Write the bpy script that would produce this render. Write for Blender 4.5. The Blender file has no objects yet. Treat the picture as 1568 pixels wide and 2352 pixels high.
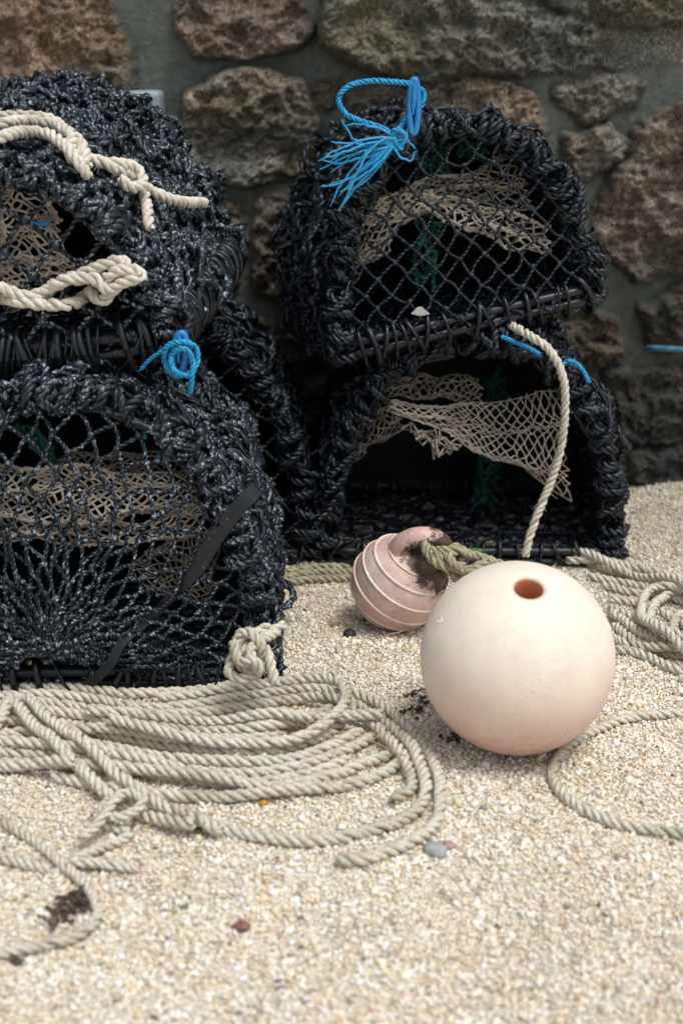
import bpy, math, numpy as np
from mathutils import Matrix, Vector
rng=np.random.default_rng(7)
TH=math.radians(18.6); CT,ST=math.cos(TH),math.sin(TH); FP=3267.0
scene=bpy.context.scene
# ---------------- survey helpers: photo measurement -> metric position on a real plane
def ray(u,v):
    a=(u-784)/FP; b=(v-1176)/FP
    return np.array([a,CT-b*ST,-ST-b*CT])
CAM=np.array([0,0,1.0])
def G(u,v,z=0.0):
    d=ray(u,v); t=(z-1.0)/d[2]; return CAM+d*t
def W(u,v,y):
    d=ray(u,v); return CAM+d*(y/d[1])
def unit(a): return a/np.maximum(np.linalg.norm(a,axis=-1,keepdims=True),1e-9)
# ---------------- noise
TAB=rng.random((256,256))
def vn(x,y,s=0):
    x=np.asarray(x,float)+s*17.3+500; y=np.asarray(y,float)+s*9.1+500
    xi=np.floor(x).astype(int); yi=np.floor(y).astype(int); fx=x-xi; fy=y-yi
    fx=fx*fx*(3-2*fx); fy=fy*fy*(3-2*fy)
    g=lambda a,b:TAB[a%256,b%256]
    return (g(xi,yi)*(1-fx)+g(xi+1,yi)*fx)*(1-fy)+(g(xi,yi+1)*(1-fx)+g(xi+1,yi+1)*fx)*fy-.5
def fbm(x,y,o=4,s=0,g=.5):
    r=0;a=1
    for k in range(o):
        r=r+a*vn(x*2**k,y*2**k,s+k*3); a*=g
    return r
# ---------------- mesh building
class MB:
    def __init__(s): s.v=[];s.q=[];s.t=[];s.n=0;s.c=[]
    def add(s,v,q=None,t=None,c=None):
        v=np.asarray(v,float).reshape(-1,3)
        if q is not None and len(q): s.q.append(np.asarray(q).reshape(-1,4)+s.n)
        if t is not None and len(t): s.t.append(np.asarray(t).reshape(-1,3)+s.n)
        s.v.append(v); s.n+=len(v)
        if c is not None: s.c.append(c)
    def obj(s,name,mat,parent=None,smooth=True):
        v=np.concatenate(s.v); q=np.concatenate(s.q) if s.q else np.zeros((0,4),int); t=np.concatenate(s.t) if s.t else np.zeros((0,3),int)
        me=bpy.data.meshes.new(name); me.vertices.add(len(v)); me.vertices.foreach_set('co',v.astype(np.float32).ravel())
        li=np.concatenate([q.ravel(),t.ravel()]).astype(np.int32)
        tot=np.concatenate([np.full(len(q),4),np.full(len(t),3)]).astype(np.int32)
        st=np.concatenate([[0],np.cumsum(tot)[:-1]]).astype(np.int32)
        me.loops.add(len(li)); me.loops.foreach_set('vertex_index',li)
        me.polygons.add(len(tot)); me.polygons.foreach_set('loop_start',st); me.polygons.foreach_set('loop_total',tot)
        me.polygons.foreach_set('use_smooth',np.full(len(tot),smooth))
        me.update(calc_edges=True); me.validate()
        if s.c:
            c=np.concatenate(s.c); at=me.attributes.new('col','FLOAT_COLOR','POINT')
            at.data.foreach_set('color',np.concatenate([c,np.ones((len(c),1))],1).astype(np.float32).ravel() if c.shape[1]==3 else c.astype(np.float32).ravel())
        ms=mat if isinstance(mat,list) else [mat]
        for m in ms: me.materials.append(m)
        o=bpy.data.objects.new(name,me); scene.collection.objects.link(o)
        if parent: o.parent=parent
        return o
def tubes(mb,C,N,r,S=6,flat=1.0,cap=True):
    C=np.asarray(C,float)
    if C.ndim==2: C=C[None]
    E,K,_=C.shape; N=np.broadcast_to(np.asarray(N,float),C.shape)
    r=np.broadcast_to(np.asarray(r,float),(E,K)).copy()
    T=unit(np.gradient(C,axis=1)); B=unit(np.cross(T,N)); N=np.cross(B,T)
    if cap: r[:,0]*=.35; r[:,-1]*=.35
    a=np.arange(S)*2*math.pi/S
    V=C[:,:,None]+r[:,:,None,None]*(np.cos(a)[None,None,:,None]*N[:,:,None]*flat+np.sin(a)[None,None,:,None]*B[:,:,None])
    e=np.arange(E)[:,None,None]*K*S;k=np.arange(K-1)[None,:,None]*S; s=np.arange(S)[None,None,:]; s2=(s+1)%S
    q=np.stack([e+k+s,e+k+s2,e+k+S+s2,e+k+S+s],-1)
    mb.add(V,q)
def ribbon(mb,C,N,w,th):
    C=np.asarray(C,float); T=unit(np.gradient(C,axis=0)); N=np.broadcast_to(np.asarray(N,float),C.shape); B=unit(np.cross(T,N)); N=np.cross(B,T)
    w=np.broadcast_to(w,(len(C),))[:,None]
    V=np.stack([C+B*w+N*th*.5,C+B*w*.93+N*th,C-B*w*.93+N*th,C-B*w+N*th*.5,C-B*w-N*th,C+B*w-N*th],1); K=len(C)
    k=np.arange(K-1)[:,None]*6; s=np.arange(6)[None]; s2=(s+1)%6
    mb.add(V,np.stack([k+s,k+s2,k+6+s2,k+6+s],-1))
def catmull(P,ds):
    P=np.asarray(P,float); P=np.vstack([2*P[0]-P[1],P,2*P[-1]-P[-2]])
    out=[]
    for i in range(1,len(P)-2):
        n=max(2,int(np.linalg.norm(P[i+1]-P[i])/ds*1.5)+2); t=np.linspace(0,1,n,endpoint=False)[:,None]
        p0,p1,p2,p3=P[i-1:i+3]
        out.append(.5*((2*p1)+(-p0+p2)*t+(2*p0-5*p1+4*p2-p3)*t**2+(-p0+3*p1-3*p2+p3)*t**3))
    out.append(P[-2][None]); Q=np.vstack(out)
    return resample(Q,ds)
def resample(Q,ds):
    L=np.concatenate([[0],np.cumsum(np.linalg.norm(np.diff(Q,axis=0),axis=1))])
    n=max(4,int(L[-1]/ds)); s=np.linspace(0,L[-1],n)
    return np.stack([np.interp(s,L,Q[:,k]) for k in range(3)],1)
def ptframe(P):
    T=unit(np.gradient(P,axis=0)); N=np.zeros_like(P)
    n=np.cross(T[0],[0.1,0.2,1.0]); n/=np.linalg.norm(n)
    for i in range(len(P)):
        n=n-T[i]*(n@T[i]); n/=math.sqrt(n@n)+1e-12; N[i]=n
    return T,N
def n1(l,step,amp=1.0):
    tot=float(np.max(l))+2*step; x=np.arange(0,tot+step,step); return amp*np.interp(l,x,rng.normal(size=len(x)).clip(-1.7,1.7))
def rope(mb,P,R,pitch=None,N=None,S=6,ns=3,rough=0.0):
    pitch=pitch or R*5.0
    T=unit(np.gradient(P,axis=0))
    if N is None: T,N=ptframe(P)
    else: N=unit(N-T*np.sum(N*T,1,keepdims=True))
    B=np.cross(T,N)
    L=np.concatenate([[0],np.cumsum(np.linalg.norm(np.diff(P,axis=0),axis=1))])
    C=[];O=[]
    for k in range(ns):
        a=2*math.pi*(L/pitch+k/ns)+rng.random()*0.3+n1(L,.05,.35)
        o=np.cos(a)[:,None]*N+np.sin(a)[:,None]*B
        rr=R*.54*(1+rough*n1(L,.03))
        C.append(P+o*rr[:,None]); O.append(o)
    tubes(mb,np.array(C),np.array(O),R*.52,S)
def hairs(mb,P,R,dens,ln=.012,r=.00035):
    n=int(len(P)*dens)
    if n<1: return
    i=rng.integers(1,len(P)-1,n); d=unit(rng.normal(size=(n,3))+unit(P[i]-P[i-1])*.8); l=rng.uniform(.4,1.3,(n,1))*ln
    t=np.linspace(0,1,4)[None,:,None]; k=rng.normal(size=(n,1,3))*.3
    C=P[i][:,None]+d[:,None]*R*.8+(d*l)[:,None]*t+k*l[:,None]*t*t
    tubes(mb,C,np.array([.13,.2,.97])+0*C,r,3)
def edge_tubes(mb,P0,P1,nrm,r,K=6,tw=False,bow=.0,turns=1.6,S=5):
    E=len(P0); t=np.linspace(0,1,K)[None,:,None]
    C=P0[:,None]+(P1-P0)[:,None]*t
    rv=rng.normal(size=(E,1,3))*bow
    C=C+rv*4*t*(1-t)
    T=unit(P1-P0); N=unit(nrm-T*np.sum(nrm*T,1,keepdims=True)+1e-6); B=np.cross(T,N)
    if tw:
        ph=rng.random((E,1,1))*6.28
        for k in range(2):
            a=2*math.pi*turns*t+ph+k*math.pi
            o=np.cos(a)*N[:,None]+np.sin(a)*B[:,None]
            tubes(mb,C+o*r*.8,o,r,S,cap=False)
    else: tubes(mb,C,N[:,None]+C*0,r,S,cap=False)
def uvs(nu=6,nv=4):
    v=[];q=[]
    for i in range(nv+1):
        for j in range(nu):
            a=math.pi*(i+.02)/(nv+.04); b=2*math.pi*j/nu; v.append((math.sin(a)*math.cos(b),math.sin(a)*math.sin(b),math.cos(a)))
    for i in range(nv):
        for j in range(nu): q.append((i*nu+j,(i)*nu+(j+1)%nu,(i+1)*nu+(j+1)%nu,(i+1)*nu+j))
    return np.array(v),np.array(q)
SV,SQ=uvs()
def blobs(mb,P,r,js=.35):
    n=len(P); 
    s=r*(1+js*rng.normal(size=(n,1,3))*.6)
    V=P[:,None]+SV[None]*s*(1+.18*rng.normal(size=(n,len(SV),1)))
    mb.add(V,SQ[None]+(np.arange(n)*len(SV))[:,None,None])
def net_patch(mb,f,ns,nt,r,jit=.003,tw=False,bow=.002,knot=1.7,nrm=None,S=5,K=6,drop=0.0,turns=1.6):
    I,J=np.meshgrid(np.arange(ns+1),np.arange(nt+1),indexing='ij')
    s=I/ns;t=J/nt; P=f(s,t); P=P+rng.normal(size=P.shape)*jit
    if nrm is None:
        n=np.cross(np.gradient(P,axis=0),np.gradient(P,axis=1)); n=unit(n)
    else: n=np.broadcast_to(nrm,P.shape)
    ev=(I+J)%2==0
    A=[];B=[];NN=[]
    for dj in (1,-1):
        m=ev[:-1,:].copy()
        if dj==1: m[:,-1]=False
        else: m[:,0]=False
        i,j=np.where(m); A.append(P[i,j]);B.append(P[i+1,j+dj]);NN.append(n[i,j])
    A=np.concatenate(A);B=np.concatenate(B);NN=np.concatenate(NN)
    if drop: k=rng.random(len(A))>drop; A,B,NN=A[k],B[k],NN[k]
    edge_tubes(mb,A,B,NN,r,K,tw,bow,S=S,turns=turns)
    if knot: blobs(mb,P[ev],r*knot)
# ---------------- materials
def newmat(name):
    m=bpy.data.materials.new(name); m.use_nodes=True; nt=m.node_tree; b=nt.nodes['Principled BSDF']; return m,nt,b
def nd(nt,t,**k):
    n=nt.nodes.new(t)
    for a,b in k.items():
        if a in n.inputs: n.inputs[a].default_value=b
        else: setattr(n,a,b)
    return n
def tc(nt): return nd(nt,'ShaderNodeTexCoord').outputs['Object']
def noise(nt,scale,detail=4,rough=.6,vec=None):
    n=nd(nt,'ShaderNodeTexNoise'); n.inputs['Scale'].default_value=scale; n.inputs['Detail'].default_value=detail; n.inputs['Roughness'].default_value=rough
    nt.links.new(vec or tc(nt),n.inputs['Vector']); return n.outputs['Fac']
def ramp(nt,fac,stops):
    r=nd(nt,'ShaderNodeValToRGB'); nt.links.new(fac,r.inputs['Fac']); e=r.color_ramp.elements
    while len(e)<len(stops): e.new(.5)
    for x,(p,c) in zip(e,stops): x.position=p; x.color=(*c,1) if len(c)==3 else c
    return r.outputs['Color']
def mix(nt,f,a,b,mode='MIX'):
    m=nd(nt,'ShaderNodeMix',data_type='RGBA',blend_type=mode)
    for s,v in ((m.inputs[0],f),(m.inputs[6],a),(m.inputs[7],b)):
        if hasattr(v,'is_linked') or hasattr(v,'links'): nt.links.new(v,s)
        elif isinstance(v,(int,float)): s.default_value=v
        else: s.default_value=(*v,1)
    return m.outputs[2]
def bump(nt,b,h,st=.5,dist=.002):
    n=nd(nt,'ShaderNodeBump'); n.inputs['Strength'].default_value=st; n.inputs['Distance'].default_value=dist
    nt.links.new(h,n.inputs['Height']); nt.links.new(n.outputs[0],b.inputs['Normal'])
def simple(name,c1,c2,scale=60,lo=.4,hi=.6,rough=.8,bs=.4,bd=.001,bscale=500,c3=None,s3=8,l3=.5,h3=.65):
    m,nt,b=newmat(name)
    c=ramp(nt,noise(nt,scale,5,.7),[(lo,c1),(hi,c2)])
    if c3 is not None: c=mix(nt,ramp(nt,noise(nt,s3,4,.6),[(l3,(0,0,0)),(h3,(1,1,1))]),c,c3)
    nt.links.new(c,b.inputs['Base Color']); b.inputs['Roughness'].default_value=rough
    bump(nt,b,noise(nt,bscale,3,.6),bs,bd); return m
M_black=simple('black_rope',(.005,.010,.016),(.22,.29,.37),170,.57,.66,.33,.6,.0012,500,c3=(.006,.011,.018),s3=14,l3=.44,h3=.56)  # pale blue specks: worn fibre plus glints painted into the colour
M_frost=simple('worn_glint_black_rope',(.006,.013,.021),(.40,.48,.57),150,.54,.63,.33,.6,.0012,500,c3=(.007,.013,.021),s3=12,l3=.50,h3=.60)  # wear specks and strand highlights, both put into the base colour
M_net=simple('black_twine',(.005,.010,.016),(.08,.11,.15),200,.5,.75,.42)
M_bar=simple('black_plastic_bar',(.005,.008,.012),(.09,.11,.13),150,.61,.70,.36)
M_liner=simple('dark_liner_sheet',(.002,.004,.006),(.010,.015,.022),90,.45,.75,.8,1,.004,150)  # for the solid sheet added inside the pots to keep them dark
M_beige=simple('beige_twine',(.40,.345,.28),(.62,.555,.47),90,.3,.6,.85,c3=(.22,.185,.145),s3=12,l3=.5,h3=.75)
M_dim=simple('dimmed_beige_twine',(.27,.235,.19),(.45,.40,.335),90,.35,.65,.85)  # beige twine with shade painted in, for dimmer nets inside the pots
M_green=simple('green_twine',(.0,.035,.028),(.003,.11,.08),80,.35,.65,.6)
M_blue=simple('blue_rope',(.008,.22,.48),(.03,.42,.74),150,.35,.65,.5)
M_bluep=simple('blue_plastic',(.01,.18,.48),(.02,.26,.60),30,.35,.65,.35)
M_rope=simple('sisal_rope',(.48,.435,.33),(.80,.75,.63),170,.30,.56,.85,.9,.0015,700,c3=(.40,.375,.24),s3=8,l3=.50,h3=.76)
M_cream=simple('cream_rope',(.54,.49,.40),(.84,.79,.68),170,.32,.58,.85,.9,.0015,700,c3=(.38,.31,.23),s3=10,l3=.53,h3=.76)
M_moss=simple('mossy_rope',(.22,.20,.11),(.50,.46,.32),100,.35,.65,.9)
# ---------------- ground
def gh(x,y): return .014*fbm(x*2.3,y*2.3,3,2)+.008*fbm(x*10,y*10,3,5)
xs=np.concatenate([[-60,-20,-6,-3],np.linspace(-1.6,1.6,161),[3,6,20,60]]); ys=np.concatenate([[-60,-20,-5,-1,.2],np.linspace(.7,3.3,131),[6,20,60]])
X,Y=np.meshgrid(xs,ys,indexing='ij'); near=(abs(X)<1.61)&(Y>.6)&(Y<3.31)
Z=np.where(near,gh(X,Y),0)
mb=MB(); a,b_=X.shape; idx=np.arange(a*b_).reshape(a,b_)
mb.add(np.stack([X,Y,Z-.001],-1),np.stack([idx[:-1,:-1],idx[1:,:-1],idx[1:,1:],idx[:-1,1:]],-1))
m,nt,b=newmat('coarse_sand')
vo=nd(nt,'ShaderNodeTexVoronoi'); vo.inputs['Scale'].default_value=260; nt.links.new(tc(nt),vo.inputs['Vector'])
sep=nd(nt,'ShaderNodeSeparateColor'); nt.links.new(vo.outputs['Color'],sep.inputs[0])
c=ramp(nt,sep.outputs[0],[(0,(.24,.19,.13)),(.08,(.50,.40,.28)),(.35,(.62,.53,.39)),(.6,(.72,.65,.52)),(1,(.82,.77,.67))])
nt.links.new(c,b.inputs['Base Color']); b.inputs['Roughness'].default_value=.9
bump(nt,b,vo.outputs['Distance'],-.8,.003)
ground=mb.obj('sand_ground',m)
n=350000
gx=rng.uniform(-1.15,1.2,n); gy=rng.uniform(.95,3.2,n)
keep=abs(gx)<gy*.30+.12; gx=gx[keep];gy=gy[keep]; n=len(gx)
gr=np.clip(np.exp(rng.normal(math.log(.0021),.38,n)),.0009,.0062)
gz=gh(gx,gy)+gr*.25
oc=np.array([[1,0,0],[-1,0,0],[0,1,0],[0,-1,0],[0,0,1],[0,0,-1]],float)
oct_t=np.array([[0,2,4],[2,1,4],[1,3,4],[3,0,4],[2,0,5],[1,2,5],[3,1,5],[0,3,5]])
an=rng.random(n)*6.28; ca,sa=np.cos(an),np.sin(an)
V=oc[None]*(1+.3*rng.normal(size=(n,6,1)).clip(-1.4,1.4))*np.stack([gr*1.15,gr,gr*.8],1)[:,None]
tl=rng.normal(size=(n,1))*.5; V=np.stack([V[...,0]+tl*V[...,2],V[...,1],V[...,2]-tl*V[...,0]],-1)
V=np.stack([V[...,0]*ca[:,None]-V[...,1]*sa[:,None],V[...,0]*sa[:,None]+V[...,1]*ca[:,None],V[...,2]],-1)+np.stack([gx,gy,gz],1)[:,None]
pal=np.array([(.86,.785,.65),(.76,.66,.49),(.62,.48,.32),(.93,.89,.81),(.48,.44,.38),(.64,.47,.37),(.14,.13,.12)])
ci=rng.choice(7,n,p=[.42,.23,.10,.18,.045,.02,.005]); col=pal[ci]*(1+.13*rng.normal(size=(n,1))).clip(.6,1.3)
wall_tone=1-.34*np.clip((gy+.15*fbm(gx*3,gy*3,3,19)-2.25)/.7,0,1)   # sand colour gets darker toward the wall
col=(col*(1.03+.20*fbm(gx*3,gy*3,3,9))[:,None]*wall_tone[:,None]).clip(0,.94)
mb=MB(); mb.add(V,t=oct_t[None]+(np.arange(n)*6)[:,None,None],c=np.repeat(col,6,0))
m,nt,b=newmat('sand_grains'); at=nd(nt,'ShaderNodeAttribute',attribute_name='col')
nt.links.new(at.outputs['Color'],b.inputs['Base Color']); b.inputs['Roughness'].default_value=.65
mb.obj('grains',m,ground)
# ---------------- wall
WY=3.22
def wp(poly): return np.array([[p[0],p[2]] for p in (W(u,v,WY) for u,v in poly)])
ST_=[
([(-60,-60),(225,-60),(262,20),(300,110),(310,200),(200,225),(-60,240)],(.25,.20,.16),.05),
([(412,-60),(398,10),(405,80),(450,125),(560,132),(690,107),(728,85),(700,30),(655,-60)],(.235,.175,.13),.055),
([(750,-60),(742,60),(765,120),(850,170),(1000,184),(1130,172),(1400,152),(1700,140),(1700,62),(1450,66),(1280,40),(1130,-60)],(.165,.165,.135),.07),
([(1165,-60),(1300,22),(1450,52),(1700,50),(1700,-60)],(.15,.15,.125),.06),
([(430,220),(520,165),(620,162),(700,190),(722,260),(718,370),(660,402),(560,420),(440,385),(410,330)],(.27,.235,.185),.05),
([(488,172),(525,168),(530,192),(495,196)],(.36,.34,.29),.02),
([(722,195),(772,188),(778,232),(735,242)],(.18,.15,.09),.02),
([(800,212),(900,190),(1100,192),(1215,205),(1255,280),(1240,400),(1000,420),(800,350)],(.24,.205,.16),.05),
([(1275,195),(1370,170),(1470,195),(1462,245),(1340,278),(1285,245)],(.22,.20,.16),.045),
([(1296,305),(1400,285),(1440,325),(1400,385),(1340,408),(1300,365)],(.22,.20,.16),.045),
([(1478,292),(1568,222),(1700,190),(1700,620),(1450,632),(1372,560),(1362,470),(1415,380)],(.215,.18,.14),.07),
([(445,450),(545,470),(570,560),(545,655),(480,672),(430,560)],(.25,.225,.18),.04),
([(585,450),(700,440),(740,560),(700,700),(600,680)],(.20,.17,.14),.04),
([(1200,745),(1330,698),(1412,735),(1425,830),(1300,870),(1205,825)],(.15,.135,.11),.045),
([(1472,705),(1568,652),(1700,640),(1700,800),(1490,790)],(.15,.12,.10),.05),
([(1395,860),(1568,835),(1700,830),(1700,1000),(1420,1015)],(.11,.11,.095),.04),
([(1395,1040),(1568,1025),(1700,1025),(1700,1150),(1410,1140)],(.10,.105,.09),.035),
([(560,740),(760,730),(780,900),(640,930)],(.15,.13,.11),.04),
([(650,960),(800,940),(800,1120),(680,1120)],(.15,.13,.11),.04),
([(-60,280),(150,270),(330,290),(380,420),(300,560),(-60,560)],(.23,.18,.14),.05),
([(-60,620),(280,600),(360,720),(330,900),(-60,900)],(.18,.15,.12),.05),
([(820,450),(1180,450),(1150,700),(850,700)],(.18,.15,.12),.05),
([(850,760),(1150,760),(1180,1090),(850,1090)],(.14,.12,.10),.05),
]
polys=[(wp(p),np.array(c)*.92,h) for p,c,h in ST_]
def addrand(x0,x1,z0,z1):
    z=z0
    while z<z1-.05:
        hh=rng.uniform(.14,.26); x=x0+rng.uniform(-.1,0)
        while x<x1:
            ww=rng.uniform(.18,.42); m_=8; g=.02
            if x+ww>x1+.12: break
            a=np.linspace(0,2*math.pi,m_,endpoint=False)+rng.normal(size=m_)*.15
            px=x+ww/2+(ww/2-g)*np.sign(np.cos(a))*abs(np.cos(a))**.55*rng.uniform(.85,1,m_)
            pz=z+hh/2+(hh/2-g*.7)*np.sign(np.sin(a))*abs(np.sin(a))**.55*rng.uniform(.85,1,m_)
            polys.append((np.stack([px,pz],1),np.array([.20,.17,.14])*rng.uniform(.75,1.15),rng.uniform(.04,.07)))
            x+=ww
        z+=hh
addrand(-2.6,-.95,0,1.75); addrand(1.08,2.6,0,1.75); addrand(-.85,1.0,1.17,1.75)
gx_=np.concatenate([np.arange(-2.6,-1.0,.012),np.arange(-1.0,1.1,.0036),np.arange(1.1,2.6,.012)]); gz_=np.arange(-.06,1.72,.0040)
X,Zz=np.meshgrid(gx_,gz_,indexing='ij')
Xd=X+.020*fbm(X*11,Zz*11,5,1,.6); Zd=Zz+.020*fbm(X*11,Zz*11,5,31,.6)
H=.010*fbm(X*10,Zz*10,5,4,.55); colr=np.ones(X.shape+(3,))*np.array([.165,.185,.16])
colr*=(1+.50*fbm(X*5,Zz*5,4,12))[...,None]
mask=np.zeros(X.shape)
for k,(p,c,h) in enumerate(polys):
    lo=p.min(0)-.05; hi=p.max(0)+.05
    i0,i1=np.searchsorted(gx_,[lo[0],hi[0]]); j0,j1=np.searchsorted(gz_,[lo[1],hi[1]])
    if i1<=i0 or j1<=j0: continue
    x=Xd[i0:i1,j0:j1]; z=Zd[i0:i1,j0:j1]; d=np.full(x.shape,9.); ins=np.zeros(x.shape,bool)
    for q in range(len(p)):
        a,b2=p[q],p[(q+1)%len(p)]; e=b2-a
        t=np.clip(((x-a[0])*e[0]+(z-a[1])*e[1])/(e@e),0,1)
        d=np.minimum(d,np.hypot(x-a[0]-t*e[0],z-a[1]-t*e[1]))
        cnd=((a[1]>z)!=(b2[1]>z))&(x<(b2[0]-a[0])*(z-a[1])/(b2[1]-a[1]+1e-12)+a[0]); ins^=cnd
    d=np.where(ins,d,-d)+.006
    e=np.clip((d+.004)/.024,0,1); prof=np.sqrt(1-(1-e)**2)
    tx,tz=rng.normal(size=2)*.12
    cx,cz=p.mean(0)
    rid=abs(fbm(x*7,z*11+k,5,20+k,.6))
    hh=prof*(h*.62+tx*(x-cx)+tz*(z-cz)+.065*(.22-rid)+.020*fbm(x*38,z*38,4,50+k,.65))
    mk=np.clip((d+.003)/.006,0,1)
    H[i0:i1,j0:j1]=np.where(mk>0,np.maximum(H[i0:i1,j0:j1],hh*1.0+H[i0:i1,j0:j1]*(1-mk)),H[i0:i1,j0:j1])
    cc=c*(1+.6*fbm(x*9,z*9,4,70+k)+.55*fbm(x*45,z*45,3,80+k))[...,None]
    cc*=1+np.array([.10,0,-.12])*(fbm(x*5,z*5,2,90+k))[...,None]*3
    cc*= (.62+.38*np.clip(d/.016,0,1))[...,None]
    colr[i0:i1,j0:j1]=colr[i0:i1,j0:j1]*(1-mk[...,None])+cc*mk[...,None]
    mask[i0:i1,j0:j1]=np.maximum(mask[i0:i1,j0:j1],mk)
    js=(d<.002)&(d>-.008); colr[i0:i1,j0:j1][js]*=.8
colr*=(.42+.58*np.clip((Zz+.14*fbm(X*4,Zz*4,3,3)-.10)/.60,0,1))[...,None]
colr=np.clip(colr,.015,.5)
mb=MB(); a,b_=X.shape; idx=np.arange(a*b_).reshape(a,b_)
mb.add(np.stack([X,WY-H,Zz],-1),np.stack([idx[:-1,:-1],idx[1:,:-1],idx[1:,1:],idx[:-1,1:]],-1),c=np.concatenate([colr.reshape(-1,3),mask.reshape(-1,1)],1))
bx=np.array([[x,y,z] for x in (-2.6,2.59) for y in (WY+.014,WY+.45) for z in (-.06,1.715)])
mb.add(bx,[[0,1,3,2],[4,6,7,5],[0,4,5,1],[2,3,7,6],[1,5,7,3]],c=np.tile([.15,.16,.14,0],(8,1)))
m,nt,b=newmat('granite_and_mortar'); at=nd(nt,'ShaderNodeAttribute',attribute_name='col')
o=tc(nt)
gran=ramp(nt,noise(nt,150,4,.75,o),[(.34,(.2,.195,.19)),(.45,(.78,.78,.78)),(.56,(1.1,1.07,1.03)),(.68,(2.6,2.5,2.4))])
mort=ramp(nt,noise(nt,60,5,.7,o),[(.3,(.7,.72,.7)),(.7,(1.25,1.25,1.25))])
tint=mix(nt,at.outputs['Alpha'],mort,gran)
c=mix(nt,1.0,at.outputs['Color'],tint,'MULTIPLY')
moss=ramp(nt,noise(nt,4.5,6,.65,o),[(.48,(0,0,0)),(.68,(.7,.7,.7))])
c=mix(nt,moss,c,(.050,.064,.040))
lich=ramp(nt,noise(nt,26,5,.7,o),[(.64,(0,0,0)),(.71,(.5,.5,.5))])
c=mix(nt,lich,c,(.30,.31,.27))
nt.links.new(c,b.inputs['Base Color']); b.inputs['Roughness'].default_value=.9
bump(nt,b,noise(nt,110,6,.75,o),1.0,.007)
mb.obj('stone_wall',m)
# ---------------- grey junction box on wall
import bmesh
def bevel_box(name,size,loc,mat,bev=.006,parent=None):
    bm=bmesh.new(); bmesh.ops.create_cube(bm,size=1)
    for v in bm.verts: v.co=Vector((v.co.x*size[0],v.co.y*size[1],v.co.z*size[2]))
    bmesh.ops.bevel(bm,geom=bm.edges[:],offset=bev,segments=3,affect='EDGES',profile=.5)
    me=bpy.data.meshes.new(name); bm.to_mesh(me); me.materials.append(mat)
    o=bpy.data.objects.new(name,me); o.location=loc; scene.collection.objects.link(o); o.parent=parent; return o
def empty(name,loc=(0,0,0)):
    e=bpy.data.objects.new(name,None); e.empty_display_size=.05; e.location=loc; scene.collection.objects.link(e); return e
M_grey=simple('grey_plastic',(.26,.33,.38),(.33,.40,.45),20,.35,.65,.5)
jb=empty('junction_box',W(317,265,3.15))
bevel_box('housing',(.10,.10,.10),(0,.03,0),M_grey,.012,jb); bevel_box('lid',(.092,.012,.092),(0,-.025,0),M_grey,.005,jb)
for sx in (-1,1):
    for sz in (-1,1): bevel_box('screw',(.006,.003,.006),(sx*.037,-.032,sz*.037),M_grey,.0012,jb)
mb=MB(); P=catmull([W(1480,803,3.19),W(1500,800,3.13),W(1568,803,3.11),W(1640,806,3.13),W(1680,800,3.19)],.004); tubes(mb,P,(0,0,1),.007,8); mb.obj('blue_pipe',simple('faded_blue_plastic',(.03,.13,.22),(.06,.20,.30),60))
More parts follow.
